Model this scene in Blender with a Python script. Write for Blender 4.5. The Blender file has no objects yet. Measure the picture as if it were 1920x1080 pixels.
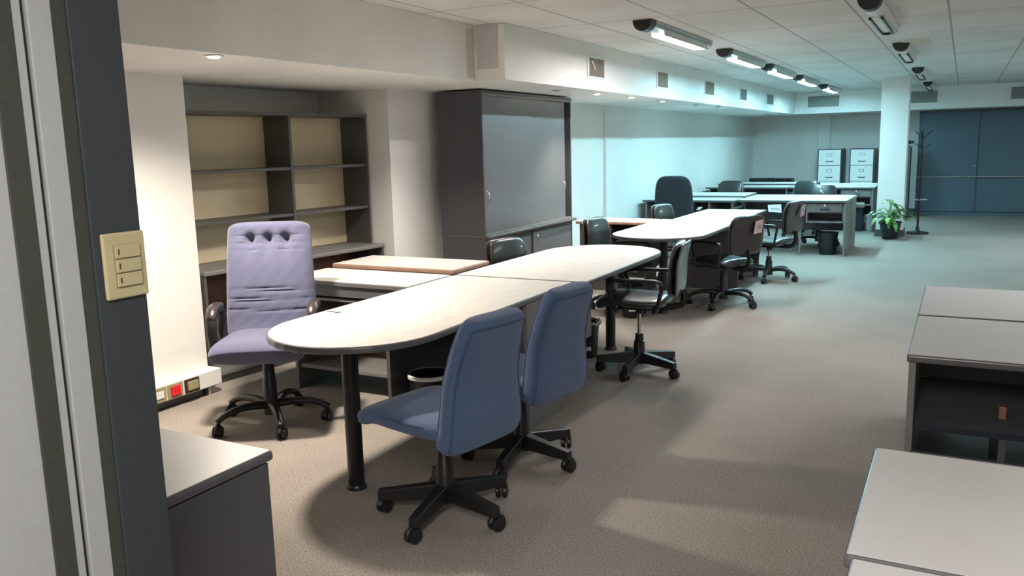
import bpy, bmesh, math, random
from mathutils import Vector, Matrix
random.seed(7)
PI = math.pi
SC = bpy.context.scene
COL = SC.collection

# ------------------------------------------------------------------ materials
def new_mat(name):
    m = bpy.data.materials.new(name); m.use_nodes = True
    nt = m.node_tree
    return m, nt, nt.nodes['Principled BSDF'], nt.nodes['Material Output']

def mat(name, col, rough=.5, metal=0., spec=.5, noise=0., nscale=20., bump=0., bscale=60., coat=0., sheen=0., detail=4., stretch=None):
    m, nt, p, out = new_mat(name)
    p.inputs['Base Color'].default_value = (*col, 1)
    p.inputs['Roughness'].default_value = rough
    p.inputs['Metallic'].default_value = metal
    p.inputs['Specular IOR Level'].default_value = spec
    p.inputs['Coat Weight'].default_value = coat
    p.inputs['Sheen Weight'].default_value = sheen
    tc = nt.nodes.new('ShaderNodeTexCoord')
    src = tc.outputs['Object']
    if stretch:
        mp = nt.nodes.new('ShaderNodeMapping'); mp.inputs['Scale'].default_value = stretch
        nt.links.new(src, mp.inputs['Vector']); src = mp.outputs['Vector']
    if noise:
        n = nt.nodes.new('ShaderNodeTexNoise'); n.inputs['Scale'].default_value = nscale; n.inputs['Detail'].default_value = detail
        nt.links.new(src, n.inputs['Vector'])
        r = nt.nodes.new('ShaderNodeValToRGB')
        r.color_ramp.elements[0].position = .3; r.color_ramp.elements[1].position = .7
        r.color_ramp.elements[0].color = (*[c*(1-noise) for c in col], 1)
        r.color_ramp.elements[1].color = (*[min(1, c*(1+noise)) for c in col], 1)
        nt.links.new(n.outputs['Fac'], r.inputs['Fac']); nt.links.new(r.outputs['Color'], p.inputs['Base Color'])
    if bump:
        n2 = nt.nodes.new('ShaderNodeTexNoise'); n2.inputs['Scale'].default_value = bscale; n2.inputs['Detail'].default_value = 3
        nt.links.new(src, n2.inputs['Vector'])
        b = nt.nodes.new('ShaderNodeBump'); b.inputs['Strength'].default_value = bump; b.inputs['Distance'].default_value = .004
        nt.links.new(n2.outputs['Fac'], b.inputs['Height']); nt.links.new(b.outputs['Normal'], p.inputs['Normal'])
    return m

def emit(name, col, s):
    m, nt, p, out = new_mat(name)
    p.inputs['Base Color'].default_value = (*col, 1)
    p.inputs['Emission Color'].default_value = (*col, 1); p.inputs['Emission Strength'].default_value = s
    return m

M = {}
M['wall'] = mat('wall_paint', (.74, .73, .70), .75, noise=.035, nscale=1.6, bump=.15, bscale=90)
M['soffit'] = mat('soffit_paint', (.75, .74, .71), .75, noise=.06, nscale=2.2, bump=.15, bscale=60)
M['patch'] = mat('bare_plaster', (.55, .54, .54), .9, noise=.06, nscale=6)
M['skim'] = mat('skim_filler', (.80, .78, .74), .9, noise=.05, nscale=9)
M['skimtan'] = mat('tan_filler', (.60, .54, .46), .9, noise=.08, nscale=9)
M['lam'] = mat('dark_grey_laminate', (.074, .075, .082), .42, noise=.12, nscale=160, spec=.45)
M['lamside'] = mat('dark_brownish_laminate', (.085, .079, .078), .45, noise=.12, nscale=160)
M['lamlight'] = mat('mid_grey_laminate', (.17, .165, .16), .45, noise=.08, nscale=160)
M['lamdoor'] = mat('grey_door_laminate', (.125, .128, .132), .33, noise=.1, nscale=160)
M['lamblue'] = mat('blue_grey_laminate', (.075, .125, .165), .5, noise=.16, nscale=120)
M['cream'] = mat('cream_back_panel', (.62, .53, .36), .6, noise=.04, nscale=3)
M['redwood'] = mat('reddish_brown_panel', (.26, .12, .08), .5, noise=.1, nscale=20)
M['edge'] = mat('dark_rounded_edge', (.10, .098, .10), .3, spec=.5)
M['edgebrown'] = mat('worn_brown_edge', (.28, .17, .12), .5, noise=.25, nscale=14)
M['blk'] = mat('black_plastic', (.012, .012, .013), .38)
M['blkmetal'] = mat('black_metal', (.014, .014, .016), .3, metal=.2)
M['chrome'] = mat('chrome', (.75, .74, .72), .18, metal=1.)
M['alu'] = mat('brushed_aluminium', (.6, .6, .58), .3, metal=.9)
M['blue'] = mat('blue_fabric', (.055, .098, .195), .9, noise=.18, nscale=260, bump=.3, bscale=420, sheen=.2, detail=2)
M['bluepipe'] = mat('blue_piping', (.045, .07, .13), .8, noise=.1, nscale=200)
M['lilac'] = mat('lilac_blue_fabric', (.092, .096, .165), .9, noise=.12, nscale=220, bump=.3, bscale=420, sheen=.3, detail=2)
M['vinyl'] = mat('black_green_vinyl', (.022, .030, .029), .30, bump=.12, bscale=160, coat=.25)
M['vinylbrown'] = mat('brown_black_shell', (.036, .026, .024), .28, coat=.3)
M['blkfab'] = mat('black_fabric', (.012, .018, .026), .9, noise=.2, nscale=200, sheen=.1)
M['beige'] = mat('yellowed_plastic', (.34, .30, .17), .5, noise=.05, nscale=10)
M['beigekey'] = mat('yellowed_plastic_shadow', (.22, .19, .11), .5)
M['whiteplastic'] = mat('white_plastic', (.78, .77, .74), .4)
M['red'] = mat('red_plastic', (.75, .02, .03), .4)
M['brownplastic'] = mat('dark_brown_plastic', (.05, .03, .02), .4)
M['paper'] = mat('white_paper', (.75, .74, .74), .8)
M['paperpink'] = mat('pinkish_paper', (.62, .50, .49), .8)
M['ink'] = mat('grey_ink', (.16, .16, .18), .8)
M['postdark'] = mat('dark_frame_paint', (.020, .026, .030), .65, noise=.15, nscale=120)
M['postolive'] = mat('olive_frame_paint', (.028, .030, .024), .65, noise=.15, nscale=120)
M['poststripe'] = mat('pale_grey_strip', (.27, .28, .28), .6, noise=.03, nscale=60)
M['filewhite'] = mat('white_drawer_front', (.90, .92, .91), .4)
M['louver'] = mat('brown_grille', (.30, .26, .21), .6)
M['louverdark'] = mat('grey_grille', (.24, .25, .24), .6)
M['leaf'] = mat('green_leaf', (.06, .17, .035), .35, noise=.35, nscale=9, spec=.6)
M['leafpale'] = mat('pale_green_leaf', (.25, .38, .10), .35, noise=.3, nscale=9, spec=.6)
M['stem'] = mat('green_stem', (.12, .22, .06), .5)
M['soil'] = mat('potting_soil', (.03, .02, .015), .95, bump=1., bscale=60)
M['bag'] = mat('clear_bag_rim', (.35, .34, .30), .35, spec=.6)
M['deadtube'] = mat('unlit_dark_tube', (.02, .022, .025), .25)
M['tubeA'] = emit('lit_tube_white', (1., .93, .93), 120)
M['tubeB'] = emit('lit_tube_blue_white', (.42, .86, 1.), 170)
M['spot_on'] = emit('lit_downlight_lens', (1., .82, .62), 60)
M['spot_dim'] = emit('dim_downlight_lens', (1., .50, .35), 6)

def carpet():
    m, nt, p, out = new_mat('grey_carpet')
    N = nt.nodes.new; L = nt.links.new
    tc = N('ShaderNodeTexCoord')
    a = N('ShaderNodeTexNoise'); a.inputs['Scale'].default_value = 130; a.inputs['Detail'].default_value = 2
    b = N('ShaderNodeTexNoise'); b.inputs['Scale'].default_value = 1.1; b.inputs['Detail'].default_value = 3
    L(tc.outputs['Object'], a.inputs['Vector']); L(tc.outputs['Object'], b.inputs['Vector'])
    r = N('ShaderNodeValToRGB')
    r.color_ramp.elements[0].position = .34; r.color_ramp.elements[1].position = .66
    r.color_ramp.elements[0].color = (.200, .176, .155, 1); r.color_ramp.elements[1].color = (.375, .335, .300, 1)
    L(a.outputs['Fac'], r.inputs['Fac'])
    r2 = N('ShaderNodeValToRGB'); r2.color_ramp.elements[0].position = .3; r2.color_ramp.elements[1].position = .7
    r2.color_ramp.elements[0].color = (.88, .88, .88, 1); r2.color_ramp.elements[1].color = (1.06, 1.05, 1.03, 1)
    L(b.outputs['Fac'], r2.inputs['Fac'])
    mx = N('ShaderNodeMix'); mx.data_type = 'RGBA'; mx.blend_type = 'MULTIPLY'; mx.inputs[0].default_value = 1
    L(r.outputs['Color'], mx.inputs[6]); L(r2.outputs['Color'], mx.inputs[7]); L(mx.outputs[2], p.inputs['Base Color'])
    p.inputs['Roughness'].default_value = .95; p.inputs['Specular IOR Level'].default_value = .15
    bp = N('ShaderNodeBump'); bp.inputs['Strength'].default_value = .5; bp.inputs['Distance'].default_value = .004
    L(a.outputs['Fac'], bp.inputs['Height']); L(bp.outputs['Normal'], p.inputs['Normal'])
    return m
M['carpet'] = carpet()

def ceiling_tiles():
    m, nt, p, out = new_mat('ceiling_tiles')
    N = nt.nodes.new; L = nt.links.new
    tc = N('ShaderNodeTexCoord'); sp = N('ShaderNodeSeparateXYZ'); L(tc.outputs['Object'], sp.inputs[0])
    def line(sock, origin, step, w):
        s = N('ShaderNodeMath'); s.operation = 'SUBTRACT'; L(sock, s.inputs[0]); s.inputs[1].default_value = origin - 50*step
        md = N('ShaderNodeMath'); md.operation = 'MODULO'; L(s.outputs[0], md.inputs[0]); md.inputs[1].default_value = step
        c = N('ShaderNodeMath'); c.operation = 'SUBTRACT'; L(md.outputs[0], c.inputs[0]); c.inputs[1].default_value = step/2
        ab = N('ShaderNodeMath'); ab.operation = 'ABSOLUTE'; L(c.outputs[0], ab.inputs[0])
        g = N('ShaderNodeMath'); g.operation = 'GREATER_THAN'; L(ab.outputs[0], g.inputs[0]); g.inputs[1].default_value = step/2 - w
        return g.outputs[0]
    lx = line(sp.outputs['X'], -.148, .595, .008); ly = line(sp.outputs['Y'], 6.05, 1.17, .008)
    mxx = N('ShaderNodeMath'); mxx.operation = 'MAXIMUM'; L(lx, mxx.inputs[0]); L(ly, mxx.inputs[1])
    n = N('ShaderNodeTexNoise'); n.inputs['Scale'].default_value = 1.3; L(tc.outputs['Object'], n.inputs['Vector'])
    r = N('ShaderNodeValToRGB'); r.color_ramp.elements[0].color = (.60, .58, .55, 1); r.color_ramp.elements[1].color = (.72, .70, .67, 1)
    r.color_ramp.elements[0].position = .3; r.color_ramp.elements[1].position = .7
    L(n.outputs['Fac'], r.inputs['Fac'])
    mx = N('ShaderNodeMix'); mx.data_type = 'RGBA'; L(mxx.outputs[0], mx.inputs[0]); L(r.outputs['Color'], mx.inputs[6])
    mx.inputs[7].default_value = (.33, .32, .31, 1)
    L(mx.outputs[2], p.inputs['Base Color']); p.inputs['Roughness'].default_value = .85
    f = N('ShaderNodeTexNoise'); f.inputs['Scale'].default_value = 120; L(tc.outputs['Object'], f.inputs['Vector'])
    bp = N('ShaderNodeBump'); bp.inputs['Strength'].default_value = .25; bp.inputs['Distance'].default_value = .003
    L(f.outputs['Fac'], bp.inputs['Height']); L(bp.outputs['Normal'], p.inputs['Normal'])
    return m
M['ceiling'] = ceiling_tiles()

def desk_white(name, base, vein):
    m, nt, p, out = new_mat(name)
    N = nt.nodes.new; L = nt.links.new
    tc = N('ShaderNodeTexCoord')
    n = N('ShaderNodeTexNoise'); n.inputs['Scale'].default_value = 2.2; n.inputs['Detail'].default_value = 6; n.inputs['Distortion'].default_value = 2.2
    L(tc.outputs['Object'], n.inputs['Vector'])
    r = N('ShaderNodeValToRGB'); e = r.color_ramp.elements
    e[0].position = .47; e[0].color = (*base, 1); e[1].position = .53; e[1].color = (*base, 1)
    c = e.new(.5); c.color = (*vein, 1)
    L(n.outputs['Fac'], r.inputs['Fac']); L(r.outputs['Color'], p.inputs['Base Color'])
    p.inputs['Roughness'].default_value = .38
    return m
M['top'] = desk_white('veined_white_laminate', (.70, .68, .645), (.61, .59, .555))
M['topgrey'] = mat('pale_grey_laminate', (.56, .55, .53), .36, noise=.03, nscale=3)

# ------------------------------------------------------------------ mesh builder
class MB:
    def __init__(self):
        self.bm = bmesh.new()
    def verts(self, vs, fs):
        b = [self.bm.verts.new(v) for v in vs]
        for f in fs:
            try: self.bm.faces.new([b[i] for i in f])
            except ValueError: pass
        return b
    def box(self, x0, x1, y0, y1, z0, z1):
        v = [(x, y, z) for z in (z0, z1) for y in (y0, y1) for x in (x0, x1)]
        self.verts(v, [(0, 2, 3, 1), (4, 5, 7, 6), (0, 1, 5, 4), (2, 6, 7, 3), (0, 4, 6, 2), (1, 3, 7, 5)])
        return self
    def lathe(self, prof, cx=0, cy=0, seg=24, axis='z', org=(0, 0, 0)):
        rings = []
        for r, h in prof:
            ring = []
            for i in range(seg):
                a = 2*PI*i/seg
                if axis == 'z': p = (cx + r*math.cos(a), cy + r*math.sin(a), h)
                elif axis == 'x': p = (org[0] + h, org[1] + r*math.cos(a), org[2] + r*math.sin(a))
                else: p = (org[0] + r*math.cos(a), org[1] + h, org[2] + r*math.sin(a))
                ring.append(self.bm.verts.new(p))
            rings.append(ring)
        for a, b in zip(rings, rings[1:]):
            for i in range(seg):
                j = (i+1) % seg
                self.bm.faces.new([a[i], a[j], b[j], b[i]])
        for ring, (r, h) in ((rings[0], prof[0]), (rings[-1], prof[-1])):
            if r > 1e-5: self.bm.faces.new(ring)
        return self
    def tube(self, pts, r, seg=10, flat=1.0, up=(0, 0, 1), closed=False):
        pts = [Vector(p) for p in pts]; n = len(pts); rings = []
        rr = r if isinstance(r, (list, tuple)) else [r]*n
        up = Vector(up)
        for i, p in enumerate(pts):
            a = pts[i-1] if (i > 0 or closed) else pts[i]
            b = pts[(i+1) % n] if (i < n-1 or closed) else pts[i]
            t = (b-a).normalized()
            s = t.cross(up)
            if s.length < 1e-4: s = t.cross(Vector((0, 1, 0)))
            s.normalize(); u = s.cross(t).normalized()
            rings.append([self.bm.verts.new(p + s*math.cos(2*PI*k/seg)*rr[i] + u*math.sin(2*PI*k/seg)*rr[i]*flat) for k in range(seg)])
        m = n if closed else n-1
        for i in range(m):
            a, b = rings[i], rings[(i+1) % n]
            for k in range(seg):
                j = (k+1) % seg
                self.bm.faces.new([a[k], a[j], b[j], b[k]])
        if not closed:
            self.bm.faces.new(rings[0]); self.bm.faces.new(rings[-1])
        return self
    def poly(self, pts, z0, z1):
        n = len(pts)
        a = [self.bm.verts.new((x, y, z0)) for x, y in pts]; b = [self.bm.verts.new((x, y, z1)) for x, y in pts]
        self.bm.faces.new(a[::-1]); self.bm.faces.new(b)
        for i in range(n):
            j = (i+1) % n
            self.bm.faces.new([a[i], a[j], b[j], b[i]])
        return self
    def hexa(self, a, b):     # two quads (lists of 4 points) joined
        v = [*a, *b]
        self.verts(v, [(0, 3, 2, 1), (4, 5, 6, 7), (0, 1, 5, 4), (1, 2, 6, 5), (2, 3, 7, 6), (3, 0, 4, 7)])
        return self
    def pad(self, spine, width, thick, n=3.2, nu=28, disp=None, ns=30, endw=.5):
        """upholstered pad: spine = list of (y,z), width/thick functions of s in 0..1; superellipse cross-section; front side is the spine's normal side"""
        sp = [Vector((0, y, z)) for y, z in spine]
        # arclength resample with Catmull-Rom
        def cr(t):
            t = max(0, min(.99999, t))*(len(sp)-1); i = int(t); f = t-i
            p0 = sp[max(0, i-1)]; p1 = sp[i]; p2 = sp[min(len(sp)-1, i+1)]; p3 = sp[min(len(sp)-1, i+2)]
            return .5*((2*p1)+(-p0+p2)*f+(2*p0-5*p1+4*p2-p3)*f*f+(-p0+3*p1-3*p2+p3)*f**3)
        rings = []
        for k in range(ns+1):
            q = k/ns
            s = .5-.5*math.cos(PI*q)
            p = cr(s); t = (cr(min(1, s+.01))-cr(max(0, s-.01))).normalized()
            nrm = Vector((1, 0, 0)).cross(t)
            e = (abs(2*s-1))
            fw = (1-e**(n*1.9))**(1/(n*.8)) if e < 1 else 0
            ft = (1-e**(n*3.2))**(1/(n*.9)) if e < 1 else 0
            w = width(s)*(endw+(1-endw)*fw)/2; th = thick(s)*max(ft, .02)/2
            ring = []
            for i in range(nu):
                a = 2*PI*i/nu
                c, d = math.cos(a), math.sin(a)
                x = w*math.copysign(abs(c)**(2/n), c); h = th*math.copysign(abs(d)**(2/(n*.75)), d)
                if disp: h += disp(x/max(w, 1e-4), s, h/max(th, 1e-4))
                ring.append(self.bm.verts.new(p + Vector((x, 0, 0)) + nrm*h))
            rings.append(ring)
        for a, b in zip(rings, rings[1:]):
            for i in range(nu):
                j = (i+1) % nu
                self.bm.faces.new([a[i], a[j], b[j], b[i]])
        self.bm.faces.new(rings[0]); self.bm.faces.new(rings[-1])
        return self
    def padfront(self, spine, width, thick, nx=44, ns=90, disp=None, ewp=5., etp=14.):
        """dense two-sided pad with a grid front, for tufted backs"""
        sp = [Vector((0, y, z)) for y, z in spine]
        def cr(t):
            t = max(0, min(.99999, t))*(len(sp)-1); i = int(t); f = t-i
            p0 = sp[max(0, i-1)]; p1 = sp[i]; p2 = sp[min(len(sp)-1, i+1)]; p3 = sp[min(len(sp)-1, i+2)]
            return .5*((2*p1)+(-p0+p2)*f+(2*p0-5*p1+4*p2-p3)*f*f+(-p0+3*p1-3*p2+p3)*f**3)
        grids = []
        for side in (1, -1):
            g = []
            for k in range(ns+1):
                s = k/ns; s = s if 0 < s < 1 else s
                p = cr(s); t = (cr(min(1, s+.01))-cr(max(0, s-.01))).normalized()
                nrm = -Vector((1, 0, 0)).cross(t)
                es = abs(2*s-1)
                w = width(s)/2*(1-.30*max(0, (s-.86)/.14)**2.4-.10*max(0, (.08-s)/.08)**2); row = []
                for i in range(nx+1):
                    u = -1+2*i/nx; u = math.sin(u*PI/2)
                    prof = (max(0, 1-abs(u)**5)*max(0, 1-es**etp))**.45
                    h = thick(s)/2*prof
                    if side > 0 and disp: h += disp(u, s)*prof
                    row.append(self.bm.verts.new(p+Vector((u*w, 0, 0))+nrm*h*side))
                g.append(row)
            grids.append(g)
            for k in range(ns):
                for i in range(nx):
                    f = [g[k][i], g[k][i+1], g[k+1][i+1], g[k+1][i]]
                    self.bm.faces.new(f if side > 0 else f[::-1])
        bmesh.ops.remove_doubles(self.bm, verts=self.bm.verts, dist=.0004)
        return self
    def move(self, mtx):
        bmesh.ops.transform(self.bm, matrix=mtx, verts=self.bm.verts); return self
    def build(self, name, material, parent=None, bevel=0., smooth=False, seg=2, loc=(0, 0, 0)):
        bmesh.ops.recalc_face_normals(self.bm, faces=self.bm.faces)
        me = bpy.data.meshes.new(name); self.bm.to_mesh(me); self.bm.free()
        me.materials.append(material)
        if smooth:
            for p in me.polygons: p.use_smooth = True
        o = bpy.data.objects.new(name, me); COL.objects.link(o); o.location = loc
        if parent: o.parent = parent
        if bevel:
            b = o.modifiers.new('bevel', 'BEVEL'); b.width = bevel; b.segments = seg; b.limit_method = 'ANGLE'; b.angle_limit = math.radians(40)
        if smooth:
            me.set_sharp_from_angle(angle=math.radians(50))
        return o

def box(name, m, dims, parent=None, bevel=.002):
    return MB().box(*dims).build(name, m, parent, bevel=bevel)

def tag(o, label, cat, group=None, kind=None):
    o['label'] = label; o['category'] = cat
    if group: o['group'] = group
    if kind: o['kind'] = kind
    return o

def thing(name, label, cat, loc=(0, 0, 0), rz=0., group=None):
    o = bpy.data.objects.new(name, None); o.empty_display_size = .1; COL.objects.link(o)
    o.location = loc; o.rotation_euler = (0, 0, rz)
    return tag(o, label, cat, group)

def struct(o):
    o['kind'] = 'structure'; return o

def copy_tree(o, parent=None):
    c = o.copy(); COL.objects.link(c)
    if parent: c.parent = parent
    for ch in list(o.children): copy_tree(ch, c)
    return c

def lamp(name, kind, loc, energy, color, rot=(0, 0, 0), **kw):
    l = bpy.data.lights.new(name, kind); l.energy = energy; l.color = color
    for k, v in kw.items(): setattr(l, k, v)
    o = bpy.data.objects.new(name, l); COL.objects.link(o); o.location = loc; o.rotation_euler = rot
    return o

# ------------------------------------------------------------------ room
CZ = 2.45; SZ = 2.045
struct(box('floor', M['carpet'], (-5., 4.2, -1.6, 19.4, -.08, 0), bevel=0))
struct(box('ceiling', M['ceiling'], (-5., 4.2, -1.6, 19.4, CZ, CZ+.08), bevel=0))
WX = -4.15
struct(box('wall_left', M['wall'], (WX-.85, WX, 5.67, 19.4, 0, CZ), bevel=0))
struct(box('wall_recess', M['wall'], (-5.0, -4.88, 3.80, 5.67, 0, CZ), bevel=0))
struct(box('wall_pillar', M['wall'], (-5.0, -4.37, -1.6, 3.82, 0, CZ), bevel=.004))
struct(box('wall_back', M['wall'], (-5., 4.2, 19.25, 19.4, 0, CZ), bevel=0))
struct(box('wall_right', M['wall'], (4.1, 4.2, -1.6, 19.25, 0, CZ), bevel=0))
struct(box('wall_front', M['wall'], (-4.37, 4.1, -1.6, -1.5, 0, CZ), bevel=0))
struct(box('trim_1', M['soffit'], (-4.88, -3.27, -1.5, 5.58, SZ, CZ), bevel=.003))
struct(box('trim_2', M['soffit'], (-4.88, -3.01, 5.58, 19.25, SZ, CZ), bevel=.003))
struct(box('trim_3', M['soffit'], (-3.01, 4.1, 17.65, 19.25, SZ, CZ), bevel=.003))
# unfinished plaster on the return of the soffit
struct(box('trim_4', M['patch'], (-3.24, -3.065, 5.575, 5.58, SZ+.085, CZ-.012), bevel=0))
struct(box('trim_5', M['skim'], (-3.06, -3.012, 5.573, 5.58, SZ+.02, CZ-.012), bevel=0))
struct(box('trim_6', M['skimtan'], (-3.27, -3.266, 5.47, 5.57, SZ+.02, CZ-.03), bevel=0))
# thin joints and pilasters on the walls
struct(box('trim_7', M['wall'], (WX, WX+.035, 10.35, 10.45, 0, SZ), bevel=.002))
struct(box('trim_8', M['wall'], (-2.76, -2.52, 19.17, 19.25, 0, SZ), bevel=.003))
# column
struct(box('wall_column', M['wall'], (-1.165, -.775, 14.45, 14.85, 0, CZ), bevel=.006))
bb = MB(); bb.box(-1.18, -.76, 14.435, 14.865, 0, .11)
struct(bb.build('baseboard_column', M['lam'], None, bevel=.003))
struct(box('baseboard_back', M['lamblue'], (-4.15, -.8, 19.235, 19.25, 0, .08), bevel=0))
struct(box('baseboard_left', M['lamlight'], (WX, WX+.015, 5.67, 19.2, 0, .08), bevel=0))

# ------------------------------------------------------------------ door frame / partition at the left of the camera
PX = -1.30
def strip(name, m, y0, y1, dx):
    return struct(box(name, m, (PX-.10, PX+dx, y0, y1, 0, CZ), bevel=.0015))
strip('door_1', M['postdark'], .915, 1.012, 0)
strip('trim_9', M['postolive'], .888, .915, -.004)
strip('trim_10', M['poststripe'], .848, .888, -.002)
strip('trim_11', M['blk'], .8385, .848, -.012)
strip('trim_12', M['poststripe'], .823, .8385, -.003)
strip('trim_13', M['postolive'], .785, .823, -.001)
struct(box('wall_partition', M['poststripe'], (PX-.10, PX-.004, -1.5, .785, 0, CZ), bevel=0))
# light switch plate on the post
sw = thing('light_switch', 'yellowed plastic switch plate with three rocker keys on the dark door post', 'switch', (PX, .97, 1.37))
MB().box(0, .008, -.042, .042, -.058, .058).build('plate', M['beige'], sw, bevel=.003)
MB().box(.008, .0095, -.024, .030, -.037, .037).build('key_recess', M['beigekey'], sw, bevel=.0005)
for k in range(3):
    z = .025-k*.025
    key = MB().box(.0095, .0125, -.022, .028, z-.0112, z+.0112).build('rocker_key', M['beige'], sw, bevel=.0008)
    MB().box(.0125, .0128, -.017, -.014, z-.005, z+.005).build('key_mark', M['brownplastic'], key)

# ------------------------------------------------------------------ cable trunk and outlets
tr = thing('cable_trunking', 'white raised cable duct running along the foot of the pillar wall', 'cable duct', (-4.37, 1.2, 0))
MB().box(0, .12, 0, 2.62, .06, .165).build('duct', M['whiteplastic'], tr, bevel=.004)
MB().box(.0, .07, 0, 2.5, 0, .06).build('base_strip', M['lam'], tr, bevel=.002)
MB().box(.0, .10, 2.52, 2.54, 0, .06).build('bracket', M['alu'], tr, bevel=.001)
def outlet(label, y0, y1, kind):
    o = thing('socket_outlet', label, 'socket', (-4.25, (y0+y1)/2, .112))
    w = (y1-y0)/2
    if kind == 'beige':
        MB().box(0, .006, -w, w, -.045, .045).build('plate', M['beige'], o, bevel=.002)
        MB().box(.006, .011, -w*.6, w*.6, -.022, .022).build('insert', M['whiteplastic'], o, bevel=.001)
    if kind == 'red':
        MB().box(0, .006, -w, w, -.045, .045).build('plate', M['beige'], o, bevel=.002)
        MB().box(.006, .014, -w*.62, w*.62, -.030, .030).build('red_insert', M['red'], o, bevel=.002)
    if kind == 'brown':
        MB().box(0, .010, -w, w, -.045, .045).build('frame', M['brownplastic'], o, bevel=.004)
        MB().box(.010, .022, -w*.72, w*.72, -.026, .030).build('rocker', M['beige'], o, bevel=.003)
outlet('beige socket on the white cable duct, nearest the dark door post', 3.27, 3.375, 'beige')
outlet('beige socket with a bright red insert on the white cable duct', 3.385, 3.50, 'red')
outlet('dark brown framed switch with cream rocker on the white cable duct', 3.515, 3.63, 'brown')

# ------------------------------------------------------------------ vents
def wall_vent(y0, y1, label, slat=False, dark=False):
    o = thing('wall_vent', label, 'vent', (-3.01, (y0+y1)/2, 2.245), 0, 'air vents along the soffit')
    w = (y1-y0)/2; h = .095
    f = MB()
    f.box(0, .012, -w, w, h-.014, h); f.box(0, .012, -w, w, -h, -h+.014)
    f.box(0, .012, -w, -w+.028, -h+.014, h-.014); f.box(0, .012, w-.028, w, -h+.014, h-.014)
    f.build('frame', M['whiteplastic'], o, bevel=.002)
    b = MB(); b.box(.0005, .003, -w+.028, w-.028, -h+.014, h-.014)
    n = 13
    for i in range(n):
        y = -w+.028+(2*w-.056)*(i+.5)/n
        b.box(.003, .010, y-.005, y+.004, -h+.014, h-.014)
    b.build('grille', M['louverdark'] if dark else M['louver'], o)
    if slat:
        MB().hexa([(.0102, -.13, .055), (.0102, -.115, .062), (.0102, -.03, -.012), (.0102, -.042, -.02)],
                  [(.0125, -.13, .055), (.0125, -.115, .062), (.0125, -.03, -.012), (.0125, -.042, -.02)]).build('loose_slat', M['skim'], o)
for y0, y1, l, s, d in [(7.12, 7.54, 'brown grille with a loose diagonal slat, nearest vent on the soffit face', True, False),
                        (9.05, 9.48, 'second vent from the camera on the long soffit face', False, False),
                        (10.98, 11.49, 'third vent from the camera on the long soffit face', False, False),
                        (12.93, 13.43, 'fourth vent from the camera on the long soffit face', False, True),
                        (14.86, 15.50, 'farthest vent on the long soffit face, near the far corner', False, True)]:
    wall_vent(y0, y1, l, s, d)
def far_vent(x0, x1, label):
    o = thing('wall_vent', label, 'vent', ((x0+x1)/2, 17.65, 2.27), 0, 'air vents across the far soffit')
    w = (x1-x0)/2; h = .105
    f = MB(); f.box(-w-.015, w+.015, -.012, 0, h, h+.015); f.box(-w-.015, w+.015, -.012, 0, -h-.015, -h)
    f.box(-w-.015, -w, -.012, 0, -h, h); f.box(w, w+.015, -.012, 0, -h, h)
    f.build('frame', M['wall'], o)
    b = MB(); b.box(-w, w, -.004, -.001, -h, h)
    for i in range(10):
        z = -h+2*h*(i+.5)/10; b.box(-w, w, -.011, -.004, z-.006, z+.004)
    b.build('grille', M['louverdark'], o)
far_vent(-2.76, -2.18, 'wide dark vent on the far soffit, left of the column')
far_vent(-.94, -.48, 'dark vent on the far soffit, just right of the column')
far_vent(.69, 1.25, 'dark vent on the far soffit at the right edge of the view')
for y0, y1, l in [(8.82, 9.40, 'beige slotted panel in the ceiling beside the unlit lamps, nearer one'), (15.2, 15.8, 'small beige slotted panel in the ceiling above the coat stand')]:
    o = thing('ceiling_vent', l, 'vent', (-.44, (y0+y1)/2, CZ))
    MB().box(-.13, .13, -.31, .31, -.006, 0).build('frame', M['soffit'], o, bevel=.001)
    b = MB()
    for i in range(12):
        x = -.105+.21*i/11; b.box(x-.006, x+.006, -.28, .28, -.010, -.006)
    b.build('grille', M['skimtan'], o)

# ------------------------------------------------------------------ ceiling lamps
def lamp_body(o, lit):
    # housing: half-oval profile extruded along Y, closed by dark oval caps
    L0, L1 = 0, 1.72
    def section(y, sx=.075, sz=.07):
        return [(sx*math.cos(PI+PI*i/14), y, -sz*abs(math.sin(PI*i/14))-.004) for i in range(15)]
    def shell(y0, y1, sx, sz):
        b = MB(); a = section(y0, sx, sz); c = section(y1, sx, sz)
        va = [b.bm.verts.new(p) for p in a]; vc = [b.bm.verts.new(p) for p in c]
        for i in range(14): b.bm.faces.new([va[i], va[i+1], vc[i+1], vc[i]])
        b.bm.faces.new([va[0], vc[0], vc[14], va[14]]); b.bm.faces.new(va); b.bm.faces.new(vc[::-1])
        return b
    shell(.10, L1-.05, .066, .066).build('housing', M['alu'] if lit else M['whiteplastic'], o, smooth=True)
    shell(0, .11, .074, .078).build('end_cap', M['blk'], o, smooth=True)
    shell(L1-.06, L1, .068, .068).build('end_cap', M['alu'], o, smooth=True)
    MB().box(-.05, .05, .02, L1-.02, -.005, .0).build('mounting_plate', M['whiteplastic'], o)
def lamp_unlit(y, label):
    o = thing('ceiling_lamp', label, 'lamp', (-.59, y, CZ), 0, 'unlit ceiling lamps in the right row')
    lamp_body(o, False)
    b = MB()
    for s in (-.040, .040):
        b.tube([(s, .50, -.076), (s, 1.45, -.076)], .011, 8)
    b.tube([(-.040, 1.45, -.076), (-.03, 1.49, -.077), (0, 1.505, -.078), (.03, 1.49, -.077), (.040, 1.45, -.076)], .011, 8)
    b.build('dark_tube', M['deadtube'], o, smooth=True)
    MB().box(-.024, .024, .5, 1.45, -.074, -.066).build('reflector', M['whiteplastic'], o)
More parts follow.
